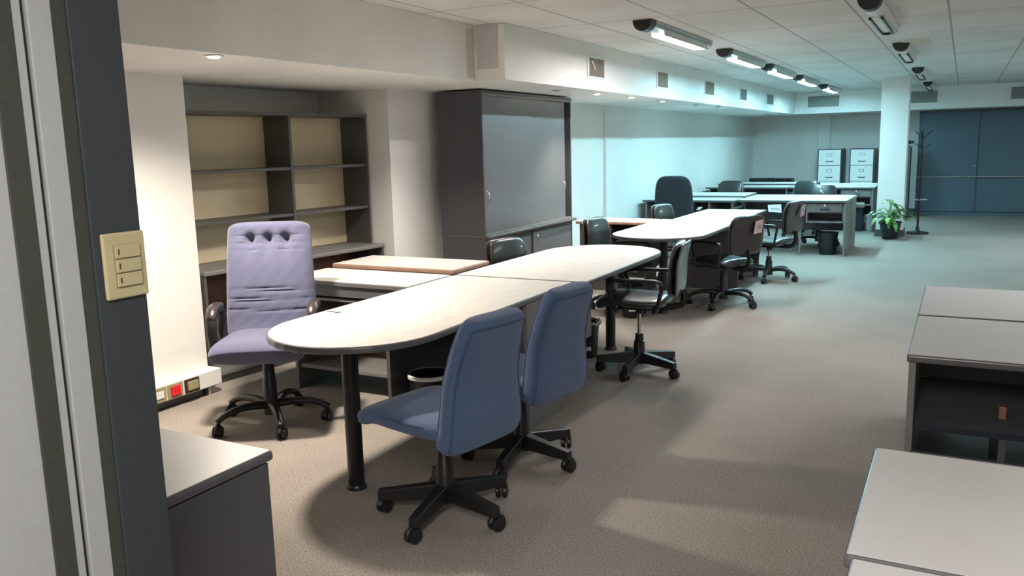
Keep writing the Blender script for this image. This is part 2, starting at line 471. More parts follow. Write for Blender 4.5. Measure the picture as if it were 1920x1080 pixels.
def lamp_lit(y, label, m):
    o = thing('ceiling_lamp', label, 'lamp', (-2.13, y, CZ), 0, 'lit ceiling lamps in the left row')
    lamp_body(o, True)
    b = MB()
    n = 12; pts = [(.052*math.cos(PI/2+PI*i/n), .50+.0-.04*math.sin(PI*i/n)) for i in range(n+1)]
    pts = [(-.052, .46)] ; pts = []
    for i in range(n+1):
        a = PI+PI*i/n; pts.append((.044*math.cos(a), .46+.044*math.sin(a)))
    for i in range(n+1):
        a = PI*i/n; pts.append((.044*math.cos(a), 1.52+.044*math.sin(a)))
    b.poly(pts, -.079, -.060)
    b.build('glowing_diffuser', m, o, bevel=.003)
    f = MB(); f.box(.049, .055, .36, 1.62, -.083, -.030); f.box(-.055, -.049, .36, 1.62, -.083, -.030)
    f.build('side_lip', M['alu'], o, bevel=.001)  # lips added to keep the diffuser's light off the ceiling
for i, y in enumerate((6.05, 9.1, 12.5, 15.9)):
    lamp_unlit(y, ['unlit ceiling lamp with two dark tubes, nearest of the right row', 'unlit ceiling lamp, second of the right row, beside the beige ceiling panel',
                   'small unlit ceiling lamp, third of the right row, right of the column top', 'farthest unlit ceiling lamp of the right row, in front of the far soffit'][i])
LY = (6.08, 8.45, 10.50, 12.62, 15.1)
for i, y in enumerate(LY):
    lamp_lit(y, ['pinkish white glowing ceiling lamp, nearest and longest looking of the lit row', 'blue-white glowing ceiling lamp, second of the lit row from the camera',
                 'blue-white glowing ceiling lamp, middle one of the lit row', 'blue-white glowing ceiling lamp, fourth of the lit row from the camera',
                 'farthest glowing ceiling lamp of the lit row, by the far vent'][i], M['tubeA'] if i == 0 else M['tubeB'])
# unseen fill lights, added to brighten the near and right parts of the room
lamp('fill_light', 'AREA', (-.1, -.5, CZ-.03), 80, (1., .95, .92), shape='RECTANGLE', size=.5, size_y=1.5)
lamp('fill_light', 'AREA', (1.5, 6.3, CZ-.03), 48, (.98, .98, 1.), shape='RECTANGLE', size=1.2, size_y=3.0)
lamp('fill_light', 'AREA', (2.4, 13.0, CZ-.03), 75, (.72, .92, 1.), shape='RECTANGLE', size=.3, size_y=1.5)

# ------------------------------------------------------------------ downlights
def downlight(x, y, label, state):
    o = thing('recessed_downlight', label, 'downlight', (x, y, SZ), 0, 'small downlights in the soffit')
    MB().lathe([(.030, -.001), (.048, -.001), (.048, -.006), (.030, -.009), (.030, -.001)], seg=24).build('trim_ring', M['alu'] if state == 'off' else M['whiteplastic'], o, smooth=True)
    MB().lathe([(.0, -.003), (.029, -.003), (.027, -.012), (.0, -.016)], seg=20).build('lens', {'on': M['spot_on'], 'dim': M['spot_dim'], 'off': M['louver']}[state], o, smooth=True)
downlight(-3.345, 3.13, 'glowing downlight in the soffit above the lilac high-back chair', 'on')
downlight(-3.18, 7.77, 'glowing downlight in the soffit just past the tall cabinet', 'on')
downlight(-3.14, 8.62, 'second glowing downlight past the tall cabinet', 'on')
downlight(-3.19, 9.84, 'dim reddish downlight in the soffit', 'dim')
downlight(-3.20, 11.28, 'unlit downlight beyond the dim reddish one', 'off')
downlight(-3.12, 12.17, 'farthest unlit downlight in the soffit', 'off')
downlight(-3.24, 6.98, 'unlit downlight in the soffit over the tall cabinet top', 'off')
WARM = (1., .89, .76)
def spot(x, y, e, ang=120, col=WARM, blend=.8, rx=0., ry=0., r=.045):
    lamp('spot_lamp', 'SPOT', (x, y, SZ-.03), e, col, (rx, ry, 0), spot_size=math.radians(ang), spot_blend=blend, shadow_soft_size=r)
spot(-3.345, 3.13, 215, 152, r=.08)
spot(-3.18, 7.77, 60, 110)
spot(-3.14, 8.62, 60, 110)
spot(-3.19, 9.84, 8, 110, (1., .4, .25))
spot(-3.345, 5.1, 75, 125)          # spot lamp only, with no downlight fixture at this point
# ------------------------------------------------------------------ furniture helpers
TZ = .745
def outline_round(x0, x1, ya, yb, near=True, far=False, seg=16, rc=.0):
    """desk top outline: stadium end at the near (ya) or far (yb) side"""
    cx = (x0+x1)/2; r = (x1-x0)/2; pts = []
    if near:
        for i in range(seg+1):
            a = PI+PI*i/seg; pts.append((cx+r*math.cos(a), ya+r+r*math.sin(a)*1.0))
    else: pts += [(x0, ya), (x1, ya)]
    if far:
        for i in range(seg+1):
            a = PI*i/seg; pts.append((cx+r*math.cos(a), yb-r+r*math.sin(a)))
    else: pts += [(x1, yb), (x0, yb)]
    return pts
def inset(pts, d):
    cx = sum(p[0] for p in pts)/len(pts); n = len(pts); out = []
    for i in range(n):
        a = Vector(pts[i-1]); b = Vector(pts[i]); c = Vector(pts[(i+1) % n])
        e1 = (b-a); e2 = (c-b)
        if e1.length < 1e-6: e1 = e2
        if e2.length < 1e-6: e2 = e1
        n1 = Vector((-e1.y, e1.x)).normalized(); n2 = Vector((-e2.y, e2.x)).normalized()
        m = (n1+n2); m = m.normalized() if m.length > 1e-4 else n1
        k = d/max(.35, m.dot(n1)); out.append((b.x+m.x*k, b.y+m.y*k))
    return out
def desktop(o, pts, z=TZ, th=.032, topm=None, edgem=None):
    MB().poly(pts, z-th, z-.0015).build('edge_band', edgem or M['edge'], o, bevel=.008, seg=3)
    MB().poly(inset(pts, .0075), z-.006, z).build('tabletop', topm or M['top'], o)
def rect(x0, x1, y0, y1): return [(x0, y0), (x1, y0), (x1, y1), (x0, y1)]
def roundleg(o, x, y, z1):
    l = MB().lathe([(.0, 0), (.038, 0), (.038, z1), (0, z1)], x, y, 24).build('leg', M['blkmetal'], o, smooth=True)
    MB().lathe([(.0, 0), (.046, 0), (.046, .012), (.040, .022), (.0, .022)], x, y, 24).build('foot', M['blk'], l, smooth=True)
def drawer_unit(o, x0, x1, y0, y1, lightknob=True):
    """hanging unit: a drawer above an open shelf, front towards -Y"""
    t = .018; b = MB()
    b.box(x0, x0+t, y0, y1, .44, .712); b.box(x1-t, x1, y0, y1, .44, .712)
    b.box(x0+t, x1-t, y0, y1, .44, .46); b.box(x0+t, x1-t, y0+.005, y1, .575, .59); b.box(x0+t, x1-t, y1-t, y1, .46, .712)
    b.build('shelf_unit', M['lamlight'], o, bevel=.001)
    d = MB().box(x0+t+.002, x1-t-.002, y0-.012, y0+.3, .592, .700).build('drawer', M['lamlight'], o, bevel=.002)
    cx = (x0+x1)/2
    MB().lathe([(0, -.012), (.016, -.012), (.016, -.022), (0, -.026)], axis='y', org=(cx, y0, .672), seg=14).build('lock', M['chrome'], d, smooth=True)
    MB().tube([(cx-.06, y0-.012, .628), (cx-.05, y0-.032, .626), (cx+.05, y0-.032, .626), (cx+.06, y0-.012, .628)], .006, 8).build('handle', M['blkmetal'], d, smooth=True)

# ------------------------------------------------------------------ desk cluster 1
T1 = thing('peninsula_desk', 'white desk with rounded near end on a black post leg, beside the blue chairs', 'desk', (0, 0, 0))
T1.location = (-2.45, 3.6, 0)
def at(o):            # children are modelled in world coordinates, then shifted under the thing
    for c in o.children:
        c.matrix_parent_inverse = o.matrix_basis.inverted()
def finish(o):
    inv = Matrix.LocRotScale(o.location, o.rotation_euler, None).inverted()
    for c in o.children: c.matrix_parent_inverse = inv
desktop(T1, outline_round(-2.87, -2.03, 2.62, 4.555))
roundleg(T1, -2.42, 2.92, TZ-.032)
b = MB(); b.box(-2.06, -2.035, 3.95, 4.42, 0, TZ-.033); b.build('end_panel', M['lamlight'], T1, bevel=.002)
b = MB(); b.box(-2.42, -2.062, 3.95, 3.975, .0, TZ-.033); b.build('modesty_panel', M['lam'], T1, bevel=.002)
b = MB(); b.box(-2.84, -2.815, 3.75, 4.5, .0, TZ-.033); b.build('inner_panel', M['lam'], T1, bevel=.002)
finish(T1)

T2 = thing('peninsula_desk', 'white desk with rounded far end, butted end to end behind the front desk', 'desk', (-2.43, 5.4, 0))
desktop(T2, outline_round(-2.875, -1.955, 4.575, 6.40, near=False, far=True))
roundleg(T2, -2.31, 5.88, TZ-.032)
MB().box(-2.80, -2.78, 4.62, 5.50, .28, TZ-.033).build('inner_panel', M['lam'], T2, bevel=.002)
MB().box(-2.70, -2.12, 4.62, 4.645, .0, TZ-.033).build('end_panel', M['lamlight'], T2, bevel=.002)
MB().box(-2.145, -2.12, 4.65, 5.05, .3, TZ-.033).build('modesty_panel', M['lamlight'], T2, bevel=.002)
finish(T2)

# side return of cluster 1: open low shelf under it
S1 = thing('return_desk', 'white side desk on a dark open shelf unit, beside the lilac high-back chair', 'desk', (-3.4, 4.3, 0))
desktop(S1, rect(-3.92, -2.885, 4.06, 4.555))
MB().box(-3.84, -3.815, 4.08, 4.53, 0, TZ-.033).build('side_panel', M['lamlight'], S1, bevel=.002)
MB().box(-2.985, -2.96, 4.08, 4.53, 0, TZ-.033).build('side_panel', M['lamside'], S1, bevel=.002)
MB().box(-3.813, -2.987, 4.10, 4.50, .145, .17).build('low_shelf', M['lamlight'], S1, bevel=.002)
MB().box(-3.813, -2.987, 4.50, 4.53, .17, TZ-.2).build('back_panel', M['redwood'], S1, bevel=.001)
MB().box(-3.813, -2.987, 4.08, 4.10, TZ-.10, TZ-.033).build('rail', M['lam'], S1, bevel=.002)
MB().box(-3.813, -2.987, 4.10, 4.45, TZ-.135, TZ-.118).build('keyboard_shelf', M['lamlight'], S1, bevel=.002)
finish(S1)

S2 = thing('return_desk', 'raised pale desk slab with worn brown front edge, near the tall cabinet', 'desk', (-3.4, 4.8, 0))
desktop(S2, rect(-3.90, -2.885, 4.575, 5.05), z=TZ+.028, topm=M['topgrey'], edgem=M['edgebrown'])
MB().box(-3.85, -3.82, 4.62, 5.0, 0, TZ-.005).build('side_panel', M['lam'], S2, bevel=.002)
MB().box(-2.95, -2.92, 4.62, 5.0, 0, TZ-.005).build('side_panel', M['lam'], S2, bevel=.002)
MB().box(-3.818, -2.952, 4.98, 5.0, .25, TZ-.005).build('back_panel', M['lam'], S2, bevel=.002)
finish(S2)

# desk cluster 2
T3 = thing('peninsula_desk', 'white desk with a rounded near end, second table row, black post leg below', 'desk', (-2.4, 7.9, 0))
desktop(T3, outline_round(-2.83, -1.965, 6.90, 8.72))
roundleg(T3, -2.37, 7.36, TZ-.032)
MB().box(-2.75, -2.73, 7.7, 8.6, .3, TZ-.033).build('inner_panel', M['lamside'], T3, bevel=.002)
finish(T3)
T4 = thing('rectangular_desk', 'white rectangular desk joined behind the rounded one of the second table row', 'desk', (-2.4, 9.4, 0))
desktop(T4, rect(-2.72, -2.01, 8.74, 10.15))
MB().box(-2.70, -2.02, 8.78, 8.805, 0, TZ-.033).build('end_panel', M['lamside'], T4, bevel=.002)
MB().box(-2.45, -2.08, 10.10, 10.125, 0, TZ-.033).build('end_panel', M['lam'], T4, bevel=.002)
MB().box(-2.46, -2.44, 8.81, 10.09, .2, TZ-.033).build('modesty_panel', M['lam'], T4, bevel=.002)
finish(T4)
S4 = thing('return_desk', 'white side desk with brownish pedestal against the left wall, second table row', 'desk', (-3.2, 8.5, 0))
desktop(S4, rect(-3.66, -2.845, 8.30, 8.74), edgem=M['edgebrown'])
MB().box(-3.62, -3.26, 8.32, 8.70, .0, TZ-.033).build('pedestal', M['lamside'], S4, bevel=.002)
MB().box(-3.257, -2.88, 8.34, 8.70, .58, .60).build('keyboard_shelf', M['lamlight'], S4, bevel=.002)
MB().box(-3.257, -2.88, 8.66, 8.70, .1, TZ-.033).build('back_panel', M['lamside'], S4, bevel=.002)
MB().box(-2.89, -2.87, 8.32, 8.65, .0, TZ-.033).build('side_panel', M['lamside'], S4, bevel=.002)
finish(S4)

# cluster 3
S5 = thing('rectangular_desk', 'white-topped desk with drawer at its right end, above the black waste bin', 'desk', (-2.0, 12.3, 0))
desktop(S5, rect(-2.73, -1.31, 11.78, 13.02), topm=M['topgrey'])
MB().box(-1.345, -1.32, 11.80, 12.38, 0, TZ-.033).build('side_panel', M['lamlight'], S5, bevel=.002)
MB().box(-1.345, -1.32, 12.44, 13.0, 0, TZ-.033).build('side_panel', M['lamlight'], S5, bevel=.002)
MB().box(-2.66, -2.64, 11.85, 12.95, 0, TZ-.033).build('side_panel', M['lam'], S5, bevel=.002)
MB().box(-2.638, -1.347, 12.30, 12.32, .30, TZ-.033).build('modesty_panel', M['lam'], S5, bevel=.002)
drawer_unit(S5, -1.83, -1.35, 11.85, 12.28)
for x, y in ((-1.90, 11.86), (-1.98, 12.35)):
    MB().box(x-.015, x+.015, y-.02, y+.02, 0, TZ-.033).build('leg', M['lamlight'] if y < 12 else M['blkmetal'], S5, bevel=.003)
finish(S5)
S5a = thing('return_desk', 'long white side desk against the left wall, behind the black high-back chair', 'desk', (-3.4, 11.9, 0))
desktop(S5a, rect(-4.08, -2.745, 11.65, 12.25), topm=M['topgrey'])
for x in (-4.04, -3.38, -3.12, -2.80):
    MB().box(x, x+.025, 11.68, 12.2, 0, TZ-.033).build('side_panel', M['lamlight'], S5a, bevel=.002)
MB().box(-4.01, -2.81, 12.2, 12.22, .1, TZ-.033).build('back_panel', M['lam'], S5a, bevel=.002)
finish(S5a)
S5c = thing('return_desk', 'raised white desk slab behind the long side desk of the third row', 'desk', (-3.4, 12.7, 0))
desktop(S5c, rect(-3.95, -2.745, 12.27, 13.1), z=TZ+.025, topm=M['topgrey'])
for x in (-3.9, -2.80):
    MB().box(x, x+.025, 12.3, 13.05, 0, TZ-.008).build('side_panel', M['lam'], S5c, bevel=.002)
finish(S5c)
lc = thing('low_cabinet', 'low dark cabinet end showing left of the third row side desk', 'cabinet', (-4.10, 12.7, 0))
MB().box(-.04, .14, -.35, .2, 0, .63).build('carcass', M['lamblue'], lc, bevel=.002)
MB().box(-.04, .15, -.36, .21, .63, .65).build('top_panel', M['lam'], lc, bevel=.003)

# cluster 4
def desk4(name, label, x0, x1, y0, y1, z, panels, backp=True):
    o = thing(name, label, 'desk', ((x0+x1)/2, (y0+y1)/2, 0))
    desktop(o, rect(x0, x1, y0, y1), z=z, topm=M['topgrey'])
    for p in panels: MB().box(p, p+.025, y0+.03, y1-.03, 0, z-.033).build('side_panel', M['lamlight'], o, bevel=.002)
    if backp: MB().box(panels[0]+.027, panels[-1]-.002, y1-.06, y1-.04, .25, z-.033).build('modesty_panel', M['lamblue'], o, bevel=.002)
    return o
d = desk4('rectangular_desk', 'white-topped desk with drawer, farthest row, front half beside the column', -2.60, -1.25, 15.0, 15.68, TZ, (-2.55, -1.295))
drawer_unit(d, -1.78, -1.30, 15.05, 15.5); finish(d)
d = desk4('rectangular_desk', 'white-topped desk, farthest row, back half in front of the filing cabinets', -2.60, -1.28, 15.80, 16.46, TZ, (-2.55, -1.32)); finish(d)
d = desk4('return_desk', 'white-topped side desk of the farthest row, beside the left wall', -4.06, -2.62, 15.0, 15.68, TZ, (-4.0, -3.4, -2.67)); finish(d)
d = desk4('return_desk', 'raised white desk slab of the farthest row, in front of the slatted black cabinet', -4.04, -2.62, 15.80, 16.46, TZ+.02, (-4.0, -2.67)); finish(d)
cpu = thing('computer_tower', 'black computer tower on the floor under the farthest right desk', 'computer', (-1.52, 15.35, 0))
MB().box(-.09, .09, -.2, .2, 0, .40).build('case', M['blk'], cpu, bevel=.006)
MB().box(-.08, .08, -.206, -.2, .02, .38).build('front_panel', M['blkfab'], cpu, bevel=.002)
wb = thing('white_box', 'white box lying on the black computer tower', 'box', (-1.52, 15.33, .40))
MB().box(-.13, .11, -.18, .16, 0, .085).build('body', M['whiteplastic'], wb, bevel=.006)
MB().box(-.08, -.02, -.182, -.18, .04, .05).build('slot', M['blk'], wb)
wbb = thing('small_bin', 'small pale plastic tub beside the computer tower', 'tub', (-1.36, 15.42, 0))
MB().lathe([(0, 0), (.045, 0), (.055, .22), (.050, .22), (.042, .01), (0, .01)], seg=20).build('tub', M['whiteplastic'], wbb, smooth=True)

sb = thing('slatted_cabinet', 'low black slatted cabinet top showing behind the farthest side desks', 'cabinet', (-3.55, 18.4, 0))
MB().box(-.45, .45, -.2, .2, 0, .66).build('carcass', M['lam'], sb, bevel=.003)
MB().box(-.44, .02, -.19, .19, .66, .755).build('top_tray', M['blk'], sb, bevel=.004)
g_ = MB()
for i in range(12): g_.box(.04+i*.033, .058+i*.033, -.19, .19, .66, .745)
g_.build('slats', M['blk'], sb)

# filing cabinets
def filing(x, label):
    o = thing('filing_cabinet', label, 'filing cabinet', (x, 18.5, 0), 0, 'white-fronted filing cabinets by the far wall')
    MB().box(-.235, .235, .012, .65, 0, 1.335).build('carcass', M['lam'], o, bevel=.003)
    for k in range(4):
        z0 = .04+k*.322
        d = MB().box(-.212, .212, -.006, .012, z0, z0+.312).build('drawer', M['filewhite'], o, bevel=.003)
        f = MB(); f.box(-.05, .05, -.012, -.006, z0+.185, z0+.19); f.box(-.05, .05, -.012, -.006, z0+.235, z0+.24)
        f.box(-.05, -.044, -.012, -.006, z0+.19, z0+.235); f.box(.044, .05, -.012, -.006, z0+.19, z0+.235)
        f.build('label_holder', M['lam'], d)
        MB().tube([(-.07, -.006, z0+.085), (-.055, -.028, z0+.078), (.055, -.028, z0+.078), (.07, -.006, z0+.085)], .007, 8).build('handle', M['lam'], d, smooth=True)
filing(-2.43, 'white-fronted filing cabinet, the left one of the pair by the far wall')
filing(-1.81, 'white-fronted filing cabinet, the right one of the pair, next to the column')

# ------------------------------------------------------------------ blue wall of cupboards
def cupboard(x0, label, plinth_gap, lock_side):
    w = 2.08; o = thing('sliding_door_cupboard', label, 'cupboard', (x0, 18.65, 0), 0, 'blue-grey cupboards filling the far wall')
    c = MB(); c.box(0, w, .08, .55, .03, SZ-.006); c.build('carcass', M['lamblue'], o, bevel=.002)
    c = MB(); c.box(0, w, .10, .5, 0, .03); c.build('plinth', M['blk'], o)
    MB().box(0, w, -.014, .08, .742, .768).build('ledge', M['poststripe'], o, bevel=.003)
    MB().box(0, w, 0, .08, .0 if not plinth_gap else .05, .06 if not plinth_gap else .07).build('bottom_rail', M['lamblue'], o, bevel=.002)
    MB().box(0, w, 0, .08, SZ-.04, SZ-.006).build('top_rail', M['lam'], o, bevel=.002)
    MB().box(0, .022, 0, .08, .07, SZ-.04).build('side_stile', M['lam'], o, bevel=.002)
    for k, (a, b_) in enumerate(((.024, w/2), (w/2-.02, w-.002))):
        y = .045 if k else .012
        d = MB().box(a, b_, y, y+.022, .772, SZ-.042).build('upper_door', M['lamblue'], o, bevel=.002)
        if not k: MB().lathe([(0, 0), (.012, 0), (.012, -.012), (0, -.014)], axis='y', org=(b_-.04, y, .96), seg=12).build('lock', M['chrome'], d, smooth=True)
        d = MB().box(a, b_, y, y+.022, .072, .742).build('lower_door', M['lamblue'], o, bevel=.002)
        if not k: MB().lathe([(0, 0), (.010, 0), (.010, -.012), (0, -.014)], axis='y', org=(b_-.05, y, .66), seg=12).build('lock', M['chrome'], d, smooth=True)
cupboard(-.80, 'blue-grey sliding-door cupboard on the far wall, directly behind the coat stand', False, 1)
cupboard(1.29, 'blue-grey sliding-door cupboard on the far wall at the right edge of the view', True, 1)

nc = thing('narrow_cabinet', 'tall narrow dark cabinet peeking out behind the column', 'cabinet', (-.99, 17.9, 0))
MB().box(-.16, .10, 0, .4, 0, 1.36).build('carcass', M['lam'], nc, bevel=.004)
MB().box(-.155, .095, -.016, 0, .03, 1.34).build('door', M['lam'], nc, bevel=.003)
dm = thing('domed_object', 'small black domed object on top of the narrow cabinet behind the column', 'object', (-.98, 18.05, 1.36))  # unidentified black object, shaped as a dome with a snout
MB().lathe([(0, 0), (.07, 0), (.06, .015), (.025, .02), (.02, .04), (.075, .055), (.085, .09), (.05, .13), (0, .14)], seg=20).build('dome', M['blk'], dm, smooth=True)
MB().box(-.02, .14, -.03, .03, .06, .11).build('snout', M['blk'], dm, bevel=.01)

# ------------------------------------------------------------------ bookcase in the recess
bk = thing('bookcase', 'dark grey open bookcase with cream backs in the wall recess behind the lilac chair', 'bookcase', (-4.385, 3.87, 0), math.radians(-5.3))
BL = 1.77   # length along local y; front faces +x
MB().box(-.40, .0, 0, BL, .755-.0, .785).build('ledge', M['lamlight'], bk, bevel=.006)
def vp(y0, y1, x0, x1, z0, z1, nm, m=None): return MB().box(x0, x1, y0, y1, z0, z1).build(nm, m or M['lamside'], bk, bevel=.0015)
vp(0, .022, -.40, -.012, 0, .755, 'base_side'); vp(BL-.022, BL, -.40, -.012, 0, .755, 'base_side'); vp(.88, .902, -.40, -.03, .085, .755, 'base_divider')
vp(.022, BL-.022, -.40, -.012, .06, .085, 'base_bottom', M['lamlight'])
vp(.022, BL-.022, -.06, -.045, 0, .06, 'plinth', M['lamlight'])
vp(.022, BL-.022, -.40, -.39, .085, .755, 'base_back', M['redwood'])
vp(.022, .88, -.385, -.03, .40, .42, 'base_shelf'); vp(.902, BL-.022, -.385, -.03, .40, .42, 'base_shelf')
UX0, UX1 = -.42, -.135
ZT = 1.845
vp(0, .020, UX0, UX1, .785, ZT-.022, 'upper_side'); vp(BL-.020, BL, UX0, UX1, .785, ZT-.022, 'upper_side'); vp(.93, .955, UX0+.01, UX1, .785, ZT-.022, 'upper_divider')
vp(-.004, BL+.004, UX0, UX1+.006, ZT-.022, ZT, 'top_board')
vp(.020, .93, UX0, UX0+.008, .785, ZT-.022, 'back_panel', M['cream']); vp(.955, BL-.020, UX0, UX0+.008, .785, ZT-.022, 'back_panel', M['cream'])
for y0, y1 in ((.021, .929), (.956, BL-.021)):
    for z in (1.09, 1.435):
        vp(y0, y1, UX0+.009, UX1-.006, z-.011, z+.011, 'shelf', M['lamside'])

# ------------------------------------------------------------------ tall sliding-door cabinet
tc = thing('sliding_door_cabinet', 'tall dark grey two-part cabinet with sliding doors beneath the soffit', 'cabinet', (-3.60, 6.24, 0))
TW = 1.84; TT = 2.032; D = -.44
c = MB(); c.box(D, -.0, 0, .02, 0, TT-.022); c.build('side_panel', M['lam'], tc, bevel=.0015)
c = MB(); c.box(D, -.0, TW-.02, TW, 0, TT-.022); c.build('side_panel', M['lam'], tc, bevel=.0015)
MB().box(D, .006, -.003, TW+.003, TT-.022, TT).build('top_board', M['lam'], tc, bevel=.002)
MB().box(D, D+.012, .02, TW-.02, .05, TT-.022).build('back_panel', M['lam'], tc)
MB().box(D+.012, -.002, .02, TW-.02, .0, .06).build('plinth', M['lam'], tc)
MB().box(D+.012, .035, -.004, TW+.045, .772, .80).build('ledge', M['lamside'], tc, bevel=.008)
MB().box(-.045, -.002, .021, TW-.021, .80, .816).build('bottom_track', M['lamlight'], tc, bevel=.002)
MB().box(-.045, -.002, .021, TW-.021, TT-.045, TT-.022).build('top_track', M['lamlight'], tc, bevel=.002)
def cab_handle(par, x, y, z, h=.05):
    MB().tube([(x, y, z+h), (x+.018, y, z+h*.8), (x+.026, y, z), (x+.018, y, z-h*.8), (x, y, z-h)], .0045, 8, up=(0, 1, 0)).build('handle', M['chrome'], par, smooth=True)
d = MB().box(-.020, -.004, .022, TW/2, .818, TT-.047).build('upper_door', M['lamdoor'], tc, bevel=.0015); cab_handle(d, -.004, .055, 1.13)
MB().lathe([(0, 0), (.010, 0), (.010, .012), (0, .014)], axis='x', org=(-.004, TW/2-.03, 1.0), seg=12).build('lock', M['chrome'], d, smooth=True)
d = MB().box(-.040, -.024, TW/2-.03, TW-.022-.09, .818, TT-.047).build('upper_door', M['lamdoor'], tc, bevel=.0015); cab_handle(d, -.024, TW-.16, 1.14)
d = MB().box(-.040, -.024, .022, TW/2+.03, .062, .768).build('lower_door', M['lamdoor'], tc, bevel=.0015)
d = MB().box(-.020, -.004, TW/2+.01, TW-.022, .062, .768).build('lower_door', M['lamdoor'], tc, bevel=.0015); cab_handle(d, -.004, TW/2+.07, .66, .055)
MB().lathe([(0, 0), (.010, 0), (.010, .012), (0, .014)], axis='x', org=(-.004, TW-.06, .69), seg=12).build('lock', M['chrome'], d, smooth=True)

# ------------------------------------------------------------------ right-hand desks and near left cabinet
def side_desk(y0, y1, x0, x1, label, shelf=False):
    o = thing('side_desk', label, 'desk', ((x0+x1)/2, (y0+y1)/2, 0))
    desktop(o, rect(x0, x1, y0, y1), topm=M['topgrey'])
    MB().box(x0+.008, x0+.033, y0+.008, y1-.01, 0, TZ-.033).build('side_panel', M['lamlight'] if shelf else M['lam'], o, bevel=.002)
    MB().box(x1-.033, x1-.008, y0+.008, y1-.01, 0, TZ-.033).build('side_panel', M['lam'], o, bevel=.002)
    if shelf:
        MB().box(x0+.035, x1-.035, y0+.012, y1-.06, .45, .475).build('shelf', M['blkfab'], o, bevel=.002)
        MB().box(x0+.035, x1-.035, y1-.055, y1-.035, .478, TZ-.033).build('back_panel', M['lam'], o, bevel=.002)
        MB().box(x0+.32, x0+.345, y0+.02, y1-.06, .10, .448).build('divider', M['lam'], o, bevel=.002)
        MB().box(x0+.035, x1-.035, y0+.012, y0+.04, .34, .36).build('cross_rail', M['lam'], o, bevel=.002)
    else:
        MB().box(x0+.035, x1-.035, y1-.05, y1-.03, .2, TZ-.033).build('modesty_panel', M['lam'], o, bevel=.002)
    finish(o)
side_desk(4.235, 5.08, -.145, 1.35, 'pale-topped desk at the right, farthest of the four beside the aisle')
side_desk(3.42, 4.205, -.145, 1.35, 'pale-topped desk at the right with a dark open shelf under it', True)
side_desk(1.672, 2.33, -.165, 1.2, 'large pale desktop at the lower right corner')
side_desk(.90, 1.665, -.152, 1.2, 'pale desktop at the bottom edge, butted to the lower right desk')
cw = thing('wood_block', 'small brown block standing on the dark shelf under the right desk', 'block', (.19, 3.62, .4755))
MB().box(-.013, .013, -.015, .015, 0, .05).build('block', M['redwood'], cw, bevel=.003)

nl = thing('low_cabinet', 'low dark cabinet with pale grey top beside the door post, lower left', 'cabinet', (-1.9, 1.3, 0))
MB().box(-2.25, -1.645, .96, 1.64, TZ-.03, TZ-.0015).build('edge_band', M['edge'], nl, bevel=.01, seg=3)
MB().poly(rect(-2.245, -1.652, .967, 1.633), TZ-.006, TZ).build('top_board', M['topgrey'], nl)
MB().box(-2.23, -1.672, .98, 1.62, 0, TZ-.031).build('carcass', M['lam'], nl, bevel=.003)
MB().box(-1.671, -1.655, .985, 1.625, .0, TZ-.035).build('side_panel', M['lam'], nl, bevel=.002)
finish(nl)

# ------------------------------------------------------------------ chairs (local: faces +Y, origin on the floor)
def star_base(o, style, R=.27, rot=0., hub=.10, sc=1.0):
    ml = M['blk']
    for k in range(5):
        a = rot+2*PI*k/5; ca, sa = math.cos(a), math.sin(a)
        def P(r, s, z): return (r*ca-s*sa, r*sa+s*ca, z)
        b = MB()
        if style == 'straight':
            b.hexa([P(.02, -.030, .072), P(.02, .030, .072), P(.02, .026, .145), P(.02, -.026, .145)],
                   [P(R+.01, -.022, .064), P(R+.01, .022, .064), P(R+.01, .018, .108), P(R+.01, -.018, .108)])
            lg = b.build('leg', ml, o, bevel=.005)
        else:
            n = 9; pts = []; rr = []
            for i in range(n+1):
                t = i/n; pts.append(P(.02+(R-.02)*t, 0, .115+.018*math.sin(t*PI*.8)-.045*t**4)); rr.append(.032-.010*t)
            b.tube(pts, rr, 10, flat=.75)
            lg = b.build('leg', ml, o, smooth=True)
        # caster: stem, hood and twin wheels
        wz = .031
        c = MB()
        c.lathe([(.0, .045), (.009, .045), (.009, .078), (0, .078)], *P(R-.008, 0, 0)[:2], seg=10)
        th = a+.9+k*1.7; ux, uy = math.cos(th), math.sin(th)
        cx, cy, _ = P(R-.008, 0, 0); cx += ux*.012; cy += uy*.012
        for s in (-1, 1):
            rings = []
            for w_, r_ in ((.004, .027), (.006, wz), (.023, wz), (.028, .020)):
                ring = []
                for i in range(16):
                    q = 2*PI*i/16
                    ring.append(c.bm.verts.new((cx+ux*r_*math.cos(q)-uy*s*w_, cy+uy*r_*math.cos(q)+ux*s*w_, wz+r_*math.sin(q))))
                rings.append(ring)
            for r0, r1 in zip(rings, rings[1:]):
                for i in range(16): c.bm.faces.new([r0[i], r0[(i+1) % 16], r1[(i+1) % 16], r1[i]])
            c.bm.faces.new(rings[0]); c.bm.faces.new(rings[-1])
        # hood
        pr = []
        for i in range(9):
            q = PI*i/8*.9
            pr.append((cx+ux*.034*math.cos(q), cy+uy*.034*math.cos(q), wz+.034*math.sin(q)))
        c.tube(pr, .012, 8, up=(ux*0+.01, 0, 1))
        c.build('caster', M['blk'], lg, smooth=True)

